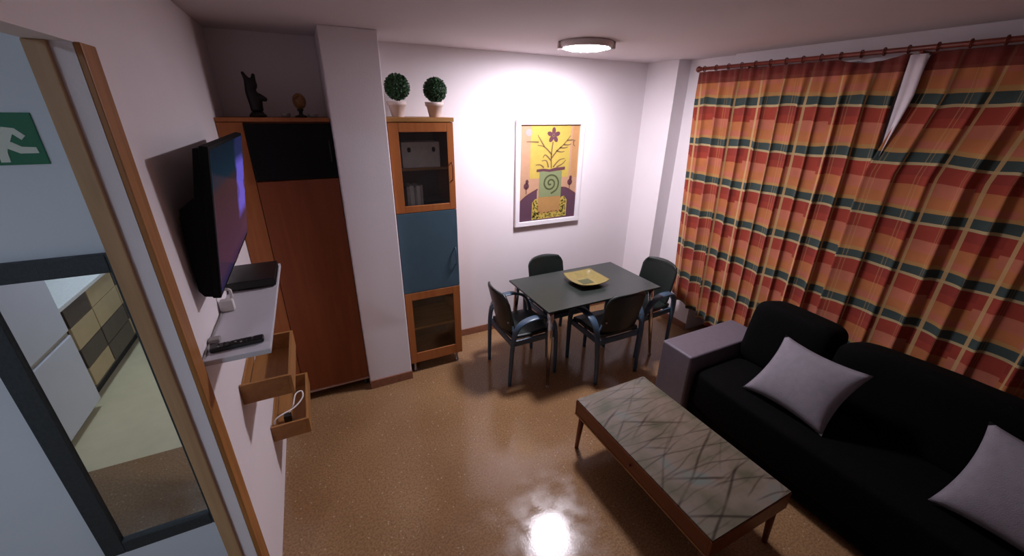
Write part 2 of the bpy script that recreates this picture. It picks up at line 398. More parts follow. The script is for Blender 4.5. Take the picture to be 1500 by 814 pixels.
# ---------------------------------------------------------------- wardrobe in the niche
t = thing('wardrobe', 'tall brown wooden wardrobe with black upper flap in the niche', 'wardrobe', (-.13, 3.05, 0))
CF = 2.85
obj('carcass', bx(XL+.003, .160, CF+.020, YB-.004, .075, 1.972), 'closet_wood', t)
obj('top_board', bx(XL+.002, .161, CF-.004, YB-.003, 1.973, 1.995, .002), 'cabinet_wood', t)
obj('filler_panel', bx(XL+.003, -.300, CF+.002, CF+.019, .075, 1.971, .002), 'cabinet_wood', t)
d = obj('door', bx(-.297, .159, CF, CF+.018, .082, 1.634, .002), 'closet_wood', t)
d = obj('flap_door', bx(-.297, .159, CF-.006, CF+.018, 1.640, 1.962, .003), 'black_gloss', t, label='black glossy upper flap door')
obj('handle', tube([(.135, CF-.008, 1.745), (.135, CF-.024, 1.75), (.135, CF-.026, 1.80), (.135, CF-.024, 1.855), (.135, CF-.008, 1.86)], .004, smooth_n=4), 'black_plastic', d, True)
obj('bottom_strip', bx(-.297, .159, CF-.002, CF+.018, .064, .080, .002), 'alu_strip', t)
for x in (-.40, .135): 
    for y in (CF+.05, YB-.06): obj('foot', lathe([(.02, 0), (.02, .004), (.014, .01), (.014, .066), (.02, .075)], x, y, 12), 'black_plastic', t, True)

# figurine with tall ears on the wardrobe (skin-grown, one body)
def skin_body(name, verts, edges, mat, parent=None, sub=2):
    me = bpy.data.meshes.new(name); me.from_pydata([v[:3] for v in verts], edges, []); me.update()
    o = bpy.data.objects.new(name, me); C.objects.link(o)
    md = o.modifiers.new('s', 'SKIN'); md.use_smooth_shade = True
    for i, v in enumerate(verts):
        sv = me.skin_vertices[0].data[i]; sv.radius = (v[3], v[4] if len(v) > 4 else v[3]); sv.use_root = (i == 0)
    su = o.modifiers.new('u', 'SUBSURF'); su.levels = sub; su.render_levels = sub
    dg = bpy.context.evaluated_depsgraph_get(); ev = o.evaluated_get(dg); m2 = bpy.data.meshes.new_from_object(ev)
    bpy.data.objects.remove(o); b = bmesh.new(); b.from_mesh(m2); bpy.data.meshes.remove(m2)
    return obj(name, b, mat, parent, True)
t = thing('figurine', 'slim black animal figurine with two upright ears on the wardrobe', 'figurine', (-.228, 3.0, 1.995))
sx = -.228
skin_body('body', [(sx+.004, 3.0, 2.016, .042), (sx+.004, 3.0, 2.05, .034), (sx, 3.0, 2.085, .040), (sx-.006, 3.0, 2.12, .036), (sx-.010, 3.0, 2.148, .030), (sx-.004, 2.998, 2.172, .031), (sx+.028, 2.980, 2.162, .015),
    (sx-.019, 3.0, 2.203, .014), (sx-.034, 3.0, 2.240, .008), (sx+.017, 3.0, 2.200, .013), (sx+.022, 3.0, 2.232, .009), (sx+.036, 2.990, 2.105, .022), (sx+.068, 2.982, 2.088, .011)],
    [(0, 1), (1, 2), (2, 3), (3, 4), (4, 5), (5, 6), (5, 7), (7, 8), (5, 9), (9, 10), (2, 11), (11, 12)], 'statue_black', t)
obj('plinth', lathe([(.046, 1.9955), (.048, 2.000), (.040, 2.012), (.030, 2.024)], sx+.003, 3.0, 24), 'statue_black', t)
t = thing('ornament', 'amber egg-shaped ornament on a small stand on the wardrobe', 'ornament', (.008, 3.0, 1.995))
obj('stand', lathe([(.036, 1.995), (.036, 2.002), (.012, 2.010), (.010, 2.026), (.020, 2.038), (.016, 2.043)], .008, 3.0, 20), 'black_plastic', t, True)
obj('egg', superbox(.010, 3.0, 2.087, .038, .030, .046, 1.0, 24, 16), 'gold_ornament', t, True)
obj('leaf', tube([(.008+.03*math.cos(a*.7), 2.97, 2.055+.009*a) for a in range(8)], .003), 'gold_ornament', t, True)
o = obj('glass_dish', lathe([(.012, 1.9955), (.024, 1.998), (.028, 2.018), (.026, 2.018), (.020, 2.001)], -.078, 2.99, 20), 'crystal', None, True)
tag(o, 'tiny clear glass dish between figurine and amber ornament', 'dish')
o = obj('glass_dish', lathe([(.012, 1.9955), (.024, 1.998), (.030, 2.014), (.027, 2.014), (.020, 2.001)], .075, 2.985, 20), 'crystal', None, True)
tag(o, 'tiny clear glass dish beside the column, right of amber ornament', 'dish')

# ---------------------------------------------------------------- tall display cabinet
KX0, KX1 = .500, .950
t = thing('display_cabinet', 'tall narrow cabinet with glazed orange doors and blue middle door', 'cabinet', (.725, 3.05, 0))
KF = 2.85
obj('side_panel', bx(KX0, KX0+.018, KF+.020, YB-.004, .09, 1.97), 'cabinet_wood', t)
obj('side_panel', bx(KX1-.018, KX1, KF+.020, YB-.004, .09, 1.97), 'cabinet_wood', t)
obj('back_panel', bx(KX0+.018, KX1-.018, YB-.012, YB-.004, .09, 1.97), 'cabinet_inner', t)
obj('bottom_board', bx(KX0+.018, KX1-.018, KF+.020, YB-.012, .09, .108), 'cabinet_wood', t)
obj('top_board', bx(KX0-.004, KX1+.004, KF-.004, YB-.003, 1.972, 2.0, .002), 'top_wood', t)
for z in (.392, .715, 1.355): obj('shelf_board', bx(KX0+.018, KX1-.018, KF+.024, YB-.012, z, z+.018), 'top_wood', t)
obj('shelf_board', bx(KX0+.018, KX1-.018, KF+.024, YB-.012, 1.653, 1.669), 'top_wood', t)
def glazed(z0, z1, gz0, gz1, g0, g1):
    bm = bx(KX0+.002, g0, KF, KF+.018, z0, z1, .002, 1); bx(g1, KX1-.002, KF, KF+.018, z0, z1, .002, 1, bm=bm)
    bx(g0, g1, KF, KF+.018, z0, gz0, .002, 1, bm=bm); bx(g0, g1, KF, KF+.018, gz1, z1, .002, 1, bm=bm)
    d = obj('door', bm, 'cabinet_wood', t)
    obj('pane', bx(g0-.001, g1+.001, KF+.007, KF+.011, gz0-.001, gz1+.001), 'cabinet_glass', d)
    return d
d = glazed(1.362, 1.968, 1.410, 1.908, .567, .900)
def handle(x, z0, z1, d, mat='rod_wood'):
    obj('handle', tube([(x, KF-.001, z0), (x, KF-.018, z0+.008), (x, KF-.024, (z0+z1)/2), (x, KF-.018, z1-.008), (x, KF-.001, z1)], .004, smooth_n=4), mat, d, True)
handle(.924, 1.575, 1.70, d)
d2 = obj('door', bx(KX0+.002, KX1-.002, KF, KF+.018, .735, 1.358, .002), 'cabinet_blue', t, label='plain blue door')
handle(.922, .92, 1.06, d2, 'cabinet_blue')
d3 = glazed(.095, .731, .185, .668, .553, .890)
for x in (KX0+.04, KX1-.04):
    for y in (KF+.05, YB-.06): obj('foot', lathe([(.018, 0), (.018, .006), (.012, .012), (.012, .082), (.018, .09)], x, y, 12), 'steel', t, True)
# contents of the cabinet
o = thing('storage_box', 'whitewashed storage box with two grip holes on the upper cabinet shelf', 'box', (.715, 3.0, 1.669))
obj('body', bx(.585, .852, 2.885, 3.06, 1.670, 1.842, .003), 'paper_white', o)
for x in (.635, .808): obj('grip_hole', prism(rrect(x-.012, x+.012, 1.775, 1.808, .011), 'y', 2.8838, 2.8855), 'hole_dark', o)
x = .600
for i, (wd, h, mt) in enumerate(((.022, .165, 'paper_grey'), (.030, .172, 'paper_white'), (.018, .160, 'paper_grey'), (.026, .168, 'paper_white'), (.020, .172, 'paper_grey'))):
    o = obj('book', bx(x, x+wd-.001, 2.90, 3.04, 1.3745, 1.374+h, .002), mt)
    tag(o, ['thin grey book at the side panel end of the cabinet row', 'thick white book between two grey books near the side panel', 'thinnest and shortest grey book in the middle of the cabinet row',
            'white book between the shortest book and the last grey book', 'grey book at the end of the row beside the flat black case'][i], 'book', 'books in the display cabinet'); x += wd
o = obj('black_case', bx(.585, .86, 2.96, 3.14, 1.3745, 1.374+.02, .004) if False else bx(.735, .90, 2.93, 3.16, 1.3745, 1.415, .004), 'black_plastic')
tag(o, 'flat black case lying beside the books in the cabinet', 'case')

# topiary plants
def topiary(px, label, seed, R, zb):
    py = 2.99; rnd = random.Random(seed); t = thing('topiary_plant', label, 'plant', (px, py, 2.0), group='topiary balls on the display cabinet')
    obj('pot', lathe([(.038, 2.0), (.040, 2.003), (.055, 2.070), (.063, 2.072), (.066, 2.098), (.060, 2.098), (.056, 2.085), (.01, 2.084)], px-.005, py, 28), 'pot_white', t, True)
    obj('stem', tube([(px-.005, py, 2.084), (px, py+.003, 2.10), (px+.004, py, 2.13)], .005), 'stem_brown', t, True)
    cx, cz = px+.006, zb
    core = obj('foliage_core', superbox(cx, py, cz, R*.86, R*.86, R*.86, 1, 24, 14), 'leaf_dark', t, True)
    b = bmesh.new()
    for k in range(1500):
        z = rnd.uniform(-1, 1); a = rnd.uniform(0, 2*PI); r = math.sqrt(1-z*z); n = Vector((r*math.cos(a), r*math.sin(a), z))
        q = n.orthogonal().normalized(); q.rotate(Matrix.Rotation(rnd.uniform(0, 2*PI), 3, n)); s = n.cross(q)
        p = Vector((cx, py, cz))+n*R*rnd.uniform(.80, .94); tip = p+n*R*.13+q*R*.14; wv = s*R*.055
        vs = [b.verts.new(v) for v in (p, (p+tip)/2+wv, tip, (p+tip)/2-wv)]; b.faces.new(vs)
    f = obj('foliage', b, 'leaf_green', t); f['kind'] = 'stuff'
topiary(.607, 'round clipped topiary plant in pale pot beside the column', 1, .083, 2.186)
topiary(.868, 'round clipped topiary plant in pale pot, farther from the column', 2, .081, 2.176)

# ---------------------------------------------------------------- framed picture
t = thing('framed_picture', 'white framed print of a potted flower with purple hills', 'picture', (2.0, YB, 1.04))
PX0, PX1, PZ0, PZ1 = 1.637, 2.345, 1.040, 1.983
fw = .043; yb, yf = YB-.002, YB-.032
obj('frame_bar', bx(PX0, PX1, yf, yb, PZ1-fw, PZ1, .003), 'frame_white', t)
obj('frame_bar', bx(PX0, PX1, yf, yb, PZ0, PZ0+fw, .003), 'frame_white', t)
obj('frame_bar', bx(PX0, PX0+fw, yf, yb, PZ0+fw, PZ1-fw, .003), 'frame_white', t)
obj('frame_bar', bx(PX1-fw, PX1, yf, yb, PZ0+fw, PZ1-fw, .003), 'frame_white', t)
ax0, ax1, az0, az1 = PX0+fw, PX1-fw, PZ0+fw, PZ1-fw
AY = YB-.014
sheet = obj('print_sheet', bx(ax0, ax1, AY, yb, az0, az1), 'print_peach', t)
def art(name, polys, col, layer, parent=None):
    bm = None; y = AY-.0006*layer
    for p in polys: bm = prism([(ax0+u*(ax1-ax0), az1-v*(az1-az0)) for u, v in p], 'y', y, y+.0005, bm=bm)
    obj(name, bm, 'print_'+col, sheet)
def stroke(pts, w0, w1=None):
    w1 = w0 if w1 is None else w1
    P = [Vector((p[0]*.62, p[1]*.86, 0)) for p in pts]; P = smoothpath(P, 5) if len(P) > 2 else P; L, R_ = [], []
    for i, p in enumerate(P):
        d = (P[min(i+1, len(P)-1)]-P[max(i-1, 0)]).normalized(); q = Vector((-d.y, d.x, 0))*(w0+(w1-w0)*i/(len(P)-1))
        L.append(((p+q).x/.62, (p+q).y/.86)); R_.append(((p-q).x/.62, (p-q).y/.86))
    return [[L[i], L[i+1], R_[i+1], R_[i]] for i in range(len(P)-1)]
def ell(cx, cy, rx, ry, n=14, rot=0):
    o = []
    for k in range(n):
        a = 2*PI*k/n; x, y = rx*math.cos(a), ry*math.sin(a)
        o.append((cx+(x*math.cos(rot)-y*math.sin(rot))/.62, cy+(x*math.sin(rot)+y*math.cos(rot))/.86))
    return o
art('yellow_field', [[(.17, 0), (.84, 0), (.84, .54), (.17, .54)]], 'yellow', 1)
art('orange_border', [[(.88, .0), (1, .0), (1, .55), (.88, .55)]], 'orange_light', 1)
art('hill', [[(0, .79), (.12, .72), (.30, .655), (.30, 1), (0, 1)], [(.70, .655), (.82, .665), (1, .74), (1, 1), (.70, 1)], [(.3, .8), (.7, .8), (.7, 1), (.3, 1)]], 'purple', 1)
art('hill_edge', stroke([(0, .79), (.12, .72), (.31, .655)], .007), 'mauve', 2)
art('hill_edge', stroke([(.69, .655), (.82, .665), (1, .74)], .007), 'mauve', 2)
rnd = random.Random(3); dots = []
for k in range(150):
    a = rnd.random()
    if a < .34: u, v = rnd.uniform(.23, .33), rnd.uniform(.78, .99)
    elif a < .68: u, v = rnd.uniform(.72, .82), rnd.uniform(.76, .97)
    else: u, v = rnd.uniform(.25, .8), rnd.uniform(.91, .985)
    dots.append(ell(u, v, .009, .006, 6, rnd.uniform(0, 3)))
art('grass_ground', [[(.22, .80), (.27, .76), (.34, .76), (.34, .91), (.71, .91), (.71, .76), (.79, .75), (.84, .80), (.84, .98), (.22, .99)]], 'yellow', 2)
art('grass_dab', dots, 'lime', 3)
art('vase_lower', [[(.32, .74), (.72, .74), (.72, .92), (.32, .93)]], 'orange', 3)
art('vase_upper', [[(.33, .47), (.72, .47), (.72, .745), (.33, .745)]], 'green', 4)
art('spiral', stroke([(.525+.135*(k/16)*math.cos(k*.78)*1.05, .60+.10*(k/16)*math.sin(k*.78)) for k in range(1, 19)], .008), 'spiral', 5)
art('vase_rim', [[(.28, .445), (.40, .44), (.50, .45), (.60, .435), (.77, .43), (.77, .46), (.62, .468), (.50, .478), (.40, .468), (.28, .472)]], 'mauve', 5)
art('stem', stroke([(.53, .44), (.52, .30), (.54, .17)], .006), 'brown', 2)
for p in (((.52, .34), (.62, .26), (.74, .19), (.84, .11)), ((.53, .30), (.40, .22), (.28, .20)), ((.40, .22), (.33, .15), (.28, .10)), ((.30, .17), (.18, .165), (.10, .165)),
          ((.60, .26), (.68, .275), (.75, .27)), ((.66, .23), (.74, .235), (.80, .225)), ((.72, .20), (.80, .205), (.86, .195)), ((.52, .36), (.42, .30), (.38, .33)), ((.48, .43), (.44, .36), (.36, .36)),
          ((.56, .43), (.66, .36), (.76, .345)), ((.62, .43), (.72, .40), (.78, .36)), ((.40, .43), (.34, .40), (.26, .40)), ((.78, .16), (.88, .155), (.93, .165)), ((.90, .165), (.90, .20), (.93, .22))): art('branch', stroke(p, .0075, .003), 'brown', 2)
art('petal', [ell(.545+.055*math.cos(a)/.62*.72, .105+.046*math.sin(a), .030, .020, 12, a) for a in [2*PI*k/5-.3 for k in range(5)]], 'mauve', 3)
art('flower_eye', [ell(.545, .105, .010, .010)], 'purple', 4)
for u, v in ((.115, .615), (.875, .60)): art('small_tree', [ell(u, v, .028, .030), ell(u+.01, v-.045, .016, .022), [(u-.006, v), (u+.006, v), (u+.006, v+.085), (u-.006, v+.085)]], 'mauve', 3)
art('moon', [ell(.14, .075, .032, .030)], 'blob', 2)

# ---------------------------------------------------------------- television on the left wall
tl = math.atan2(.080, .515)
TVM = Matrix.Translation((-.315, 2.06, 1.672)) @ Matrix.Rotation(tl, 4, 'Y')
t = thing('television', 'black flat television tilted down from the left wall', 'television', (-.315, 2.06, 1.672), (0, tl, 0))
def tvb(*a, **k):
    b_ = bx(*a, **k); b_.transform(TVM); return b_
obj('bezel', tvb(-.030, -.004, -.44, .44, -.262, .262, bev=.004), 'tv_black', t)
b_ = bmesh.new(); uvl = b_.loops.layers.uv.new('UVMap')
vs = [b_.verts.new(p) for p in ((-.0035, -.428, -.240), (-.0035, .428, -.240), (-.0035, .428, .250), (-.0035, -.428, .250))]; f = b_.faces.new(vs)
for l, q in zip(f.loops, ((0, 0), (1, 0), (1, 1), (0, 1))): l[uvl].uv = q
ext = bmesh.ops.extrude_face_region(b_, geom=[f]); bmesh.ops.translate(b_, verts=[v for v in ext['geom'] if isinstance(v, bmesh.types.BMVert)], vec=(.002, 0, 0))
b_.transform(TVM); obj('screen', b_, 'tv_screen', t)
b_ = prism([(-.030, -.262), (-.030, .255), (-.048, .250), (-.056, .09), (-.098, .05), (-.100, .0), (-.078, -.19), (-.070, -.240), (-.055, -.260)], 'y', -.425, .425); b_.transform(TVM)
obj('back_housing', b_, 'tv_black', t)
obj('maker_badge', tvb(-.004, -.003, -.05, .05, -.258, -.247), 'steel', t)
obj('wall_mount', bx(-.429, -.417, 1.70, 2.4, 1.60, 1.70, .004), 'black_plastic', t)
for y in (1.75, 2.28): obj('mount_arm', bx(-.418, -.395, y, y+.03, 1.62, 1.69, .003), 'black_plastic', t)

# ---------------------------------------------------------------- floating shelf and what lies on it
SZ = 1.26
o = obj('wall_shelf', bx(XL+.001, -.228, 1.46, 2.40, SZ-.020, SZ, .002), 'white_shelf'); tag(o, 'white floating shelf under the television', 'shelf')
t = thing('set_top_box', 'flat black set-top box at the far end of the white shelf', 'set-top box', (-.32, 2.2, SZ))
obj('body', bx(-.424, -.232, 2.06, 2.32, SZ+.006, SZ+.045, .004), 'black_plastic', t)
for x in (-.385, -.247):
    for y in (2.08, 2.30): obj('foot', lathe([(.008, SZ), (.008, SZ+.007)], x, y, 10), 'black_plastic', t)
obj('front_panel', bx(-.2325, -.2305, 2.075, 2.305, SZ+.014, SZ+.036), 'black_gloss', t)
t = thing('router', 'small white plug adapter box standing on the white shelf', 'router', (-.405, 1.88, SZ))
obj('body', bx(-.424, -.376, 1.845, 1.878, SZ+.0005, SZ+.050, .006), 'white_plastic', t)
obj('antenna', tube([(-.382, 1.872, SZ+.045), (-.380, 1.874, SZ+.085), (-.400, 1.876, SZ+.088)], .006, smooth_n=3), 'white_plastic', t, True)
t = thing('remote_control', 'long black remote control lying on the white shelf', 'remote control', (-.33, 1.52, SZ))
RM = Matrix.Translation((-.332, 1.528, SZ)) @ Matrix.Rotation(math.radians(4), 4, 'Z')
b_ = bx(-.082, .082, -.020, .020, .0006, .018, .006, 3); b_.transform(RM); obj('body', b_, 'black_plastic', t)
for i in range(7):
    for j in range(3):
        b_ = lathe([(.0035, .0175), (.0035, .0195)], -.055+i*.017, -.010+j*.010, 8); b_.transform(RM); obj('button', b_, 'grey_plastic' if (i+j) % 4 == 0 else 'hole_dark', t)
o = obj('cable_clip', bx(-.428, -.392, 1.575, 1.610, SZ+.0005, SZ+.016, .005, 3), 'grey_plastic'); tag(o, 'little grey cable clip on the shelf edge by the wall', 'clip')
o = obj('cable', tube([(-.424, 1.843, SZ+.004), (-.420, 1.78, SZ+.004), (-.424, 1.70, SZ+.004), (-.423, 1.62, SZ+.004), (-.424, 1.572, SZ+.004), (-.424, 1.50, SZ+.004), (-.424, 1.457, SZ+.004), (-.424, 1.452, SZ-.02), (-.424, 1.452, SZ-.05)], .003, smooth_n=4), 'grey_plastic', None, True)
tag(o, 'thin grey cable running along the wall side of the shelf', 'cable')

# open wooden wall boxes
def wall_box(label, y0, y1, zt, x1, h=.10):
    t = thing('wall_box', label, 'box', ((XL+x1)/2, (y0+y1)/2, zt-h)); th = .014; x0 = XL+.001
    obj('base_board', bx(x0+th, x1-th, y0+th, y1-th, zt-h, zt-h+.010), 'box_wood', t)
    obj('front_board', bx(x1-th, x1, y0, y1, zt-h, zt, .0015, 1), 'box_wood', t)
    obj('rear_board', bx(x0, x0+th*.6, y0+th, y1-th, zt-h, zt-.02, .0015, 1), 'box_wood', t)
    for y in (y0, y1-th): obj('end_board', bx(x0, x1-th, y, y+th, zt-h, zt, .0015, 1), 'box_wood', t)
wall_box('open wooden wall box, the upper one under the shelf', 1.785, 2.225, .93, -.226)
wall_box('open wooden wall box, the lower one holding a white cable', 2.130, 2.615, .40, -.236)
t = thing('charger', 'small black plug charger with looped white cable in the lower wall box', 'charger', (-.36, 2.27, .31))
obj('plug', bx(-.375, -.335, 2.245, 2.285, .311, .362, .005), 'black_plastic', t)
obj('cord', tube([(-.41, 2.16, .395), (-.40, 2.165, .424), (-.36, 2.19, .43), (-.32, 2.24, .41), (-.285, 2.30, .40), (-.262, 2.34, .412), (-.268, 2.37, .43), (-.30, 2.35, .43), (-.315, 2.29, .405), (-.33, 2.29, .375), (-.345, 2.275, .363)], .0045, smooth_n=5), 'cable_white', t, True)
o = obj('adapter', bx(-.405, -.380, 2.150, 2.175, .3115, .372, .004), 'white_plastic'); tag(o, 'little white power adapter standing in the lower wall box', 'adapter')

# ---------------------------------------------------------------- dining table with dish
DX0, DX1, DY0, DY1, DZ = 1.403, 2.512, 2.196, 2.862, .69
t = thing('dining_table', 'dark rectangular dining table with chrome legs', 'table', ((DX0+DX1)/2, (DY0+DY1)/2, 0))
obj('tabletop', bx(DX0, DX1, DY0, DY1, DZ-.016, DZ, .003), 'table_dark', t)
bm = bx(DX0+.09, DX1-.09, DY0+.07, DY0+.09, DZ-.055, DZ-.017); bx(DX0+.09, DX1-.09, DY1-.09, DY1-.07, DZ-.055, DZ-.017, bm=bm)
bx(DX0+.07, DX0+.09, DY0+.07, DY1-.07, DZ-.055, DZ-.017, bm=bm); bx(DX1-.09, DX1-.07, DY0+.07, DY1-.07, DZ-.055, DZ-.017, bm=bm)
obj('apron', bm, 'black_plastic', t)
for sx_ in (0, 1):
    for sy_ in (0, 1):
        x, y = (DX0+.055, DX1-.055)[sx_], (DY0+.055, DY1-.055)[sy_]
        fx, fy = (DX0+.03, DX1+.01)[sx_], (DY0+.012, DY1-.01)[sy_]
        l = obj('leg', tube([(x, y, DZ-.017), (x+(fx-x)*.3, y+(fy-y)*.3, DZ*.7), (fx, fy, .02)], [.024, .022, .011], seg=14), 'chrome', t, True)
        obj('foot', lathe([(.010, 0), (.014, .004), (.014, .014), (.010, .021)], fx, fy, 14), 'steel', l, True)
# square dish with upturned corners
t = thing('dish', 'square mustard yellow dish with green centre on the dining table', 'dish', (1.985, 2.545, DZ), (0, 0, math.radians(0)))
def dish_bm(half, inner, zoff):
    b = bmesh.new(); n = 16; g = {}
    for i in range(n+1):
        for j in range(n+1):
            u, v = -1+2*i/n, -1+2*j/n; x, y = u*half, v*half
            r = max(abs(u), abs(v)); bow = 1-.10*(1-min(abs(u), abs(v))**2)*0
            cx, cy = x*math.sqrt(1-.22*v*v)*1.06, y*math.sqrt(1-.22*u*u)*1.06
            z = .004+.040*max(0, (r-.42)/.58)**1.3 + .012*(abs(u*v))**2
            g[i, j] = b.verts.new((1.985+cx, 2.545+cy, DZ+z+zoff))
    for i in range(n):
        for j in range(n): b.faces.new((g[i, j], g[i+1, j], g[i+1, j+1], g[i, j+1]))
    ext = bmesh.ops.extrude_face_region(b, geom=b.faces[:]); bmesh.ops.translate(b, verts=[v for v in ext['geom'] if isinstance(v, bmesh.types.BMVert)], vec=(0, 0, .006))
    return b
obj('bowl', dish_bm(.150, 0, -.0035), 'dish_yellow', t, True)
obj('centre_square', bx(1.985-.055, 1.985+.055, 2.545-.045, 2.545+.045, DZ+.0068, DZ+.0085), 'dish_green', t)

# ---------------------------------------------------------------- chairs (proto at the origin, facing +Y)
def make_chair():
    t = thing('armchair', '', 'chair')
    for s in (-1, 1):
        arch = [(s*.205, .205, 0), (s*.210, .200, .20), (s*.218, .185, .40), (s*.232, .140, .53), (s*.240, .04, .585), (s*.240, -.08, .585), (s*.234, -.165, .535), (s*.224, -.200, .42), (s*.214, -.212, .22), (s*.207, -.220, 0)]
        obj('arm_frame', tube(arch, [.016, .018, .021, .032, .037, .037, .031, .024, .019, .016], [.014, .016, .018, .014, .010, .010, .014, .018, .016, .014], (1, 0, 0), 10, 5), 'chair_frame', t, True)
        obj('side_rail', bx(*sorted((s*.196, s*.212)), -.195, .185, .355, .405, .006), 'chair_frame', t)
    obj('front_rail', bx(-.196, .196, .165, .185, .355, .402, .006), 'chair_frame', t)
    obj('rear_rail', bx(-.205, .205, -.205, -.187, .350, .400, .006), 'chair_frame', t)
    b = bmesh.new(); n = 12; g = {}
    for i in range(n+1):
        for j in range(n+1):
            u, v = -1+2*i/n, -1+2*j/n
            x = .198*u*math.sqrt(1-.10*v*v); y = -.005+.195*v*math.sqrt(1-.10*u*u)
            z = .412-.014*(1-u*u)*(1-v*v)+(-.015 if v > .8 else 0)
            g[i, j] = b.verts.new((x, y, z))
    for i in range(n):
        for j in range(n): b.faces.new((g[i, j], g[i+1, j], g[i+1, j+1], g[i, j+1]))
    ext = bmesh.ops.extrude_face_region(b, geom=b.faces[:]); bmesh.ops.translate(b, verts=[v for v in ext['geom'] if isinstance(v, bmesh.types.BMVert)], vec=(0, 0, .022))
    obj('seat', b, 'chair_black', t, True)
    # backrest: rounded panel, curved and leaning back
    b = bmesh.new(); n = 18; mrow = 14; g = {}
    for j in range(mrow+1):
        v = j/mrow; z = .420+.375*v
        hw = .186
        if v > .80: hw *= math.sqrt(max(0, 1-((v-.80)/.20)**2*.40))
        if v < .12: hw *= math.sqrt(max(0, 1-((.12-v)/.12)**2*.25))
        for i in range(n+1):
            u = -1+2*i/n; x = hw*u
            zz = z - (.012*u*u if v > .8 else 0)
            y = -.182-.085*v+.035*u*u
            g[i, j] = b.verts.new((x, y, zz))
    for i in range(n):
        for j in range(mrow): b.faces.new((g[i, j], g[i+1, j], g[i+1, j+1], g[i, j+1]))
    ext = bmesh.ops.extrude_face_region(b, geom=b.faces[:]); bmesh.ops.translate(b, verts=[v for v in ext['geom'] if isinstance(v, bmesh.types.BMVert)], vec=(0, -.016, 0))
    obj('backrest', b, 'chair_black', t, True)
    for s in (-1, 1):
        obj('back_bracket', tube([(s*.225, -.195, .47), (s*.195, -.192, .50), (s*.165, -.178, .55)], .010, .007, smooth_n=3), 'chair_frame', t, True)
        obj('bolt', tube([(s*.165, -.222, .555), (s*.165, -.208, .555)], .008), 'steel', t, True)
    return t
proto = make_chair()
spots = [((1.39, 2.565), -90, 'blue-grey armchair with black back at the dining table end nearest the cabinet'),
         ((2.022, 2.295), 0, 'blue-grey armchair with its black back turned to the coffee table'),
         ((1.862, 2.790), 180, 'blue-grey armchair with black back between dining table and framed picture wall'),
         ((2.555, 2.460), 96, 'blue-grey armchair with black back between dining table and curtain')]
for i, (p, a, lb) in enumerate(spots):
    o = proto if i == 0 else copy_tree(proto)
    o.location = (p[0], p[1], 0); o.rotation_euler = (0, 0, math.radians(a)); o['label'] = lb; o['group'] = 'armchairs round the dining table'

# ---------------------------------------------------------------- coffee table
TX0, TX1, TY0, TY1, TZ = 1.268, 1.822, .614, 1.612, .38
t = thing('coffee_table', 'low wooden coffee table with twig-patterned grey glass top', 'table', ((TX0+TX1)/2, (TY0+TY1)/2, 0))
bm = bx(TX0, TX1, TY0, TY0+.014, TZ-.10, TZ, .002, 1); bx(TX0, TX1, TY1-.014, TY1, TZ-.10, TZ, .002, 1, bm=bm)
bx(TX1-.014, TX1, TY0+.014, TY1-.014, TZ-.10, TZ, .002, 1, bm=bm)
fr = obj('apron', bm, 'coffee_wood', t)
dr = obj('drawer_front', bx(TX0, TX0+.014, TY0+.014, TY1-.014, TZ-.092, TZ-.0, .002, 1), 'coffee_wood', t)
obj('knob', tube([(TX0-.012, 1.11, TZ-.05), (TX0, 1.11, TZ-.05)], .007), 'rod_wood', dr, True)
obj('lower_strip', bx(TX0-.003, TX0+.012, TY0, TY1, TZ-.104, TZ-.094), 'box_wood', t)
obj('glass_top', bx(TX0+.004, TX1-.004, TY0+.004, TY1-.004, TZ+.0002, TZ+.009), 'twig_print', t, label='grey glass with crossing dark twig print')
obj('bottom_board', bx(TX0+.014, TX1-.014, TY0+.014, TY1-.014, TZ-.098, TZ-.088), 'coffee_wood', t)
for x, fx in ((TX0+.03, TX0+.022), (TX1-.03, TX1-.012)):
    for y, fy in ((TY0+.04, TY0+.03), (TY1-.04, TY1-.02)):
        obj('leg', tube([(x, y, TZ-.098), (fx, fy, 0)], [.020, .013], seg=10), 'coffee_wood', t, True)
# ---------------------------------------------------------------- sofa along the curtain
SX0, SY0, SY1 = 2.12, -.75, 1.75
t = thing('sofa', 'long black sofa with grey leatherette arm blocks under the curtains', 'sofa', (2.5, .5, 0))
obj('base', bx(SX0+.03, 2.90, SY0+.25, SY1-.27, .04, .26, .02), 'sofa_black', t)
for y in (SY0+.30, SY1-.34):
    for x in (SX0+.07, 2.84): obj('foot', lathe([(.025, 0), (.02, .05)], x, y, 12), 'black_plastic', t)
obj('armrest', bx(SX0-.005, 2.865, 1.492, 1.752, .035, .52, .014, 3), 'leatherette', t, label='grey leatherette arm block')
obj('armrest', bx(SX0-.005, 2.865, SY0, SY0+.26, .035, .52, .014, 3), 'leatherette', t, label='grey leatherette arm block')
for y0, y1 in ((-.485, 1.485),):
    obj('seat_cushion', superbox((SX0+2.62)/2, (y0+y1)/2, .29, (2.62-SX0)/2, (y1-y0)/2, .145, .2, 64, 20, .004), 'sofa_black', t, True)
for y0, y1, h in ((-.485, .972, .828), (.978, 1.495, .842)):
    b_ = superbox(0, 0, 0, .135, (y1-y0)/2, .235, .34, 36, 20, .006)
    b_.transform(Matrix.Translation((2.735, (y0+y1)/2, h-.228)) @ Matrix.Rotation(math.radians(12), 4, 'Y'))
    obj('back_cushion', b_, 'sofa_black', t, True)
obj('back_frame', bx(2.84, 2.93, SY0+.25, SY1-.26, .20, .66, .02), 'sofa_black', t)
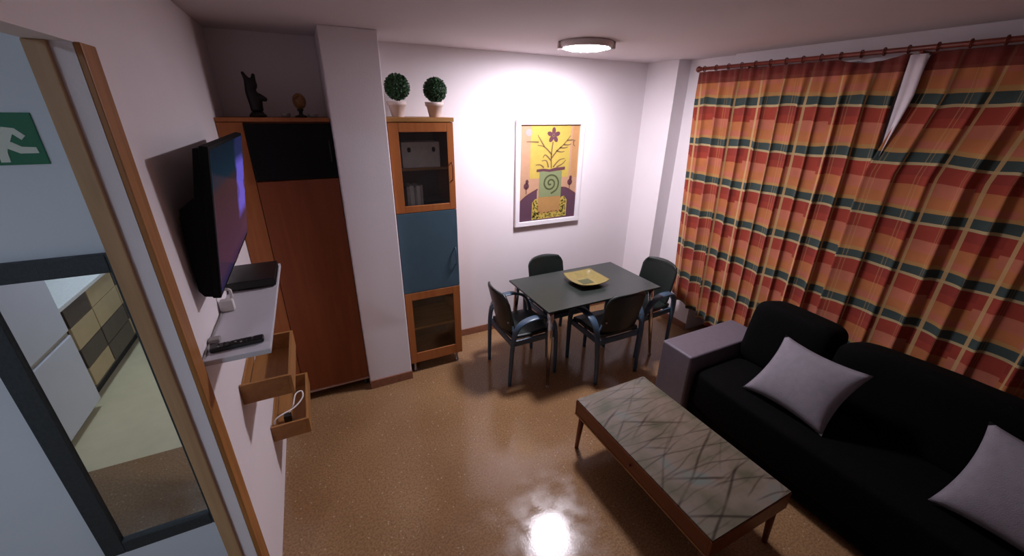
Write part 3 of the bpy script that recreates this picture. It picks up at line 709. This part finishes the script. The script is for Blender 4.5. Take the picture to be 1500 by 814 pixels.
def pillow(label, A, B, Cc, name='throw_pillow'):
    """A,B lower corners, Cc upper corner above A (world) — plump square cushion with pulled corners"""
    A, B, Cc = Vector(A), Vector(B), Vector(Cc); U = B-A; V = Cc-A; W = U.cross(V).normalized()
    b = bmesh.new(); n = 22; top = {}; bot = {}
    for i in range(n+1):
        for j in range(n+1):
            u, v = i/n, j/n; a, c = 2*u-1, 2*v-1
            pin = .12; uu = .5+.5*a*(1-pin*(1-c*c)); vv = .5+.5*c*(1-pin*(1-a*a))
            th = .068*(max(0, (1-a*a)*(1-c*c)))**.42 + .004*math.sin(7*u+5*v)*(1-a*a)*(1-c*c)
            p = A+U*uu+V*vv
            top[i, j] = b.verts.new(p+W*th); bot[i, j] = b.verts.new(p-W*th) if 0 < i < n and 0 < j < n else top[i, j]
    for i in range(n):
        for j in range(n):
            b.faces.new((top[i, j], top[i+1, j], top[i+1, j+1], top[i, j+1]))
            q = [bot[i, j], bot[i, j+1], bot[i+1, j+1], bot[i+1, j]]
            if len(set(q)) > 2:
                try: b.faces.new(q)
                except ValueError: pass
    o = obj(name, b, 'pillow_grey', None, True); tag(o, label, 'pillow', 'grey pillows on the sofa')
pillow('square grey pillow leaning on the sofa nearer the armrest block', (2.250, 1.195, .448), (2.260, .735, .440), (2.495, 1.165, .785))
pillow('square grey pillow leaning on the sofa farther from the armrest block', (2.270, .300, .450), (2.270, -.165, .445), (2.500, .292, .820))

# ---------------------------------------------------------------- curtains and rod
RX, RZ = 3.025, 2.384
t = thing('curtain_rod', 'dark wooden curtain rod with rings below the ceiling', 'curtain rod', (RX, 1.0, RZ))
obj('pole', tube([(RX, 2.61, RZ), (RX, -1.5, RZ)], .013, seg=12), 'rod_wood', t, True)
obj('finial', lathe([(.004, 0), (.016, .004), (.013, .012), (.022, .022), (.024, .032), (.018, .044), (.006, .050)], 0, 0, 16), 'rod_wood', None, True)
fin = bpy.data.objects['finial']; fin.parent = t; fin.rotation_euler = (-PI/2, 0, 0); fin.location = (0, 2.612-1.0, 0)
def cloth(name, label, y0, y1, zb, nf, amp, seed, sag=None, fan=0, close=0):
    """pleated cloth in the plane X=RX; y0>y1; zb(s) bottom height; UV = metres of cloth and height"""
    rnd = random.Random(seed); nu, nv = nf*14, 34; b = bmesh.new(); uvl = b.loops.layers.uv.new('UVMap')
    ph = [rnd.uniform(-.5, .5) for _ in range(nf+2)]; am = [rnd.uniform(.65, 1.2) for _ in range(nf+2)]
    g = {}; uvd = {}; full = 1.55
    for i in range(nu+1):
        s = i/nu; k = s*nf; k0 = int(k); fr_ = k-k0
        A = am[k0]+(am[min(k0+1, nf+1)]-am[k0])*fr_; Ph = ph[k0]+(ph[min(k0+1, nf+1)]-ph[k0])*fr_
        for j in range(nv+1):
            v = j/nv; zt = RZ-.022-(sag(s) if sag else 0); z = zt+(zb(s)-zt)*v
            hd = min(1, v*9)
            wv = math.sin(2*PI*k+Ph*v*1.2)*amp*A*(.35+.65*hd)*(.75+.5*v) + math.sin(4*PI*k+1+Ph)*amp*.28*(1-hd*.6) + .010*math.sin(2*PI*k*.37+seed)*v
            y = y0+(y1-y0)*s + .016*math.sin(2*PI*k+1.3)*hd + fan*(v)*(1-s) + close*min(1, max(0, (v-.10)/.20))*((1-s) if close > 0 else s)
            x = RX+.002+wv
            if close > 0: x -= .030*math.exp(-s*16)*min(1, max(0, (v-.10)/.20))
            g[i, j] = b.verts.new((min(x, 3.085), y, z)); uvd[g[i, j]] = (s*abs(y1-y0)*full+seed*.13, z)
    for i in range(nu):
        for j in range(nv):
            f = b.faces.new((g[i, j], g[i+1, j], g[i+1, j+1], g[i, j+1]))
            for l in f.loops: l[uvl].uv = uvd[l.vert]
    o = obj(name, b, 'plaid', None, True)
    md = o.modifiers.new('thick', 'SOLIDIFY'); md.thickness = .002
    tag(o, label, 'curtain', 'plaid curtains on the rod'); return o
def sag1(s): return .028*max(0, math.sin(PI*min(1, max(0, (s-.74)/.24)))) if s > .74 else 0
cloth('curtain', 'orange, red and green plaid curtain behind the armrest and dining chairs', 2.635, 1.245, lambda s: .40-.17*min(1, s/.45), 11, .018, 2, sag1, -.13, -.015)
cloth('curtain', 'orange, red and green plaid curtain behind the long part of the sofa', 1.165, -.9, lambda s: .25, 14, .013, 5, None, 0, .085)
b_ = bmesh.new(); c2 = bpy.data.objects['curtain.001']; rows = []
for k in range(9):
    v = k/8; z = RZ-.030-v*.52; a0, a1 = 1.243-.012*v, 1.163+.060*max(0, (v-.40)/.60)
    rows.append([b_.verts.new((RX-.016+.010*math.sin(q*1.3)+.006*v, a0+(a1-a0)*q/4, z)) for q in range(5)])
for ra, rb in zip(rows, rows[1:]):
    for q in range(4): b_.faces.new((ra[q], ra[q+1], rb[q+1], rb[q]))
ext = bmesh.ops.extrude_face_region(b_, geom=b_.faces[:]); bmesh.ops.translate(b_, verts=[v for v in ext['geom'] if isinstance(v, bmesh.types.BMVert)], vec=(.002, 0, 0))
obj('lining', b_, 'voile', c2, True, label='pale lining showing at the top of the curtain edge')
b_ = bmesh.new(); g = {}; nu = 220
for i in range(nu+1):
    s_ = i/nu; y = 2.28-3.4*s_
    for j in range(13):
        v = j/12; g[i, j] = b_.verts.new((3.106+.010*math.sin(s_*190)*(.6+.4*v)+.004*math.sin(s_*61+2), y, 2.335-2.0*v))
for i in range(nu):
    for j in range(12): b_.faces.new((g[i, j], g[i+1, j], g[i+1, j+1], g[i, j+1]))
o = obj('net_curtain', b_, 'voile', None, True); tag(o, 'white net curtain hanging behind the plaid curtains', 'curtain')
for k in range(13):
    y = 2.585-k*.110; b_ = tube([(RX+.019*math.cos(a), y, RZ+.019*math.sin(a)) for a in [2*PI*q/14 for q in range(15)]], .0035, seg=6); obj('ring', b_, 'rod_wood', t, True)
for k in range(17):
    y = 1.145-k*.122; b_ = tube([(RX+.019*math.cos(a), y, RZ+.019*math.sin(a)) for a in [2*PI*q/14 for q in range(15)]], .0035, seg=6); obj('ring', b_, 'rod_wood', t, True)
for y in (2.20, 1.205, -1.3): obj('bracket', bx(RX-.008, 3.129, y-.008, y+.008, RZ-.026, RZ-.012, .002, 1), 'rod_wood', t)

# ---------------------------------------------------------------- hall: mirror, exit sign
MG = 1.73
t = thing('wall_mirror', 'tall mirror in a dark grey frame reflecting the kitchen', 'mirror', (-.81, 1.75, .295))
mx0, mx1, mz0, mz1, fb = -1.028, -.594, .292, 1.592, .064
obj('frame_bar', bx(mx0, mx0+fb, MG-.016, 1.749, mz0, mz1, .004), 'mirror_frame', t)
obj('frame_bar', bx(mx1-fb, mx1, MG-.016, 1.749, mz0, mz1, .004), 'mirror_frame', t)
obj('frame_bar', bx(mx0+fb, mx1-fb, MG-.016, 1.749, mz0, mz0+fb, .004), 'mirror_frame', t)
obj('frame_bar', bx(mx0+fb, mx1-fb, MG-.016, 1.749, mz1-fb, mz1, .004), 'mirror_frame', t)
obj('glass', bx(mx0+fb, mx1-fb, MG, 1.748, mz0+fb, mz1-fb), 'mirror_glass', t)
# exit sign with running figure
sx0, sx1, sz0, sz1 = -1.005, -.705, 1.883, 2.027
t = thing('exit_sign', 'green emergency exit sign with white running figure', 'sign', (-.855, 1.75, 1.883))
pl = obj('plate', bx(sx0, sx1, 1.744, 1.749, sz0, sz1, .001, 1), 'sign_green', t)
cx, cz = -.782, 1.952
def sp(x, z): return (cx+x, cz+z)
pieces = [('head', [(.004+.0145*math.cos(2*PI*k/14)-.012, .050+.0145*math.sin(2*PI*k/14)) for k in range(14)])]
pieces += [('trunk', [(-.020, .030), (.012, .034), (.026, .022), (.008, -.012), (-.014, -.014), (-.010, .012)]),
           ('arm', [(.006, .037), (.032, .033), (.049, .012), (.038, .001), (.024, .017), (.006, .019)]),
           ('arm', [(-.016, .032), (-.044, .016), (-.040, .004), (-.010, .016)]),
           ('leg', [(.014, -.004), (.032, -.018), (.062, -.020), (.064, -.037), (.024, -.037), (-.006, -.018)]),
           ('leg', [(-.014, -.010), (.004, -.014), (-.002, -.034), (-.004, -.061), (-.024, -.061), (-.022, -.030)]),
           ('doorway', [(-.175, -.062), (-.120, -.062), (-.120, .060), (-.175, .060)])]
for i, (nm, p) in enumerate(pieces): obj(nm, prism([sp(*q) for q in p], 'y', 1.7428-.0003*i, 1.744), 'sign_white', pl)

# ---------------------------------------------------------------- kitchen seen in the mirror
t = thing('fridge', 'white two-door fridge freezer reflected in the mirror', 'fridge', (-1.95, .37, 0))
obj('body', bx(-2.30, -1.70, .005, .675, .05, 1.72, .008), 'fridge_white', t)
d = obj('door', bx(-1.698, -1.65, .005, .675, .625, 1.72, .010, 3), 'fridge_white', t)
d = obj('door', bx(-1.698, -1.65, .005, .675, .055, .600, .010, 3), 'fridge_white', t)
obj('grip_strip', bx(-1.69, -1.662, .015, .665, .601, .624), 'steel', t)
obj('plinth', bx(-2.25, -1.70, .09, .66, 0, .05), 'hole_dark', t)  # dark colour stands for the toe shadow under the fridge doors
for y0, y1, cols in ((-.432, -.075, ('kitchen_dark', 'kitchen_beige', 'kitchen_dark', 'kitchen_beige')), (-.90, -.436, ('kitchen_beige', 'kitchen_beige', 'kitchen_dark', 'kitchen_dark')), (-1.50, -.904, ('kitchen_dark', 'kitchen_beige', 'kitchen_dark', 'kitchen_beige'))):
    lb = {-.075: 'kitchen drawer unit beside the fridge with alternating dark and beige fronts', -.436: 'kitchen drawer unit with two beige fronts above two dark ones', -.904: 'wide kitchen drawer unit at the far end of the worktop'}[y1]
    t = thing('kitchen_unit', lb, 'cabinet', (-1.98, (y0+y1)/2, 0), group='kitchen drawer units')
    obj('body', bx(-2.30, -1.70, y0, y1, .09, .752), 'kitchen_dark', t)
    for (z0, z1), mt in zip(((.605, .745), (.428, .600), (.274, .423), (.125, .269)), cols):
        d = obj('drawer', bx(-1.699, -1.68, y0+.004, y1-.004, z0, z1, .002, 1), mt, t)
    obj('plinth', bx(-2.25, -1.74, y0, y1, 0, .09), 'hole_dark', t)
o = obj('worktop', bx(-2.335, -1.665, -1.50, -.005, .754, .785, .004), 'worktop'); tag(o, 'pale kitchen worktop over the drawer units', 'worktop')
o = obj('backsplash', bx(-2.40, -2.34, -1.6, .9, .0, 1.60), 'backsplash'); struct(o); o.name = 'trim_4'
t = thing('bread_bin', 'small white appliance on the worktop next to the fridge', 'appliance', (-2.05, -.16, .785))
obj('body', bx(-2.16, -1.96, -.34, -.12, .786, .90, .02, 3), 'fridge_white', t); obj('lid', bx(-2.15, -1.97, -.33, -.13, .901, .92, .008), 'white_plastic', t)
t = thing('kitchen_lamp', 'round white ceiling lamp in the kitchen', 'lamp', (-1.35, -.75, ZC))
obj('rim', lathe([(.15, ZC-.001), (.19, ZC-.001), (.19, ZC-.03), (.15, ZC-.03)], -1.35, -.75, 32), 'white_plastic', t, True)
obj('diffuser', lathe([(.149, ZC-.02), (.148, ZC-.034), (.10, ZC-.045), (.001, ZC-.05)], -1.35, -.75, 32), 'kitchen_light', t, True)
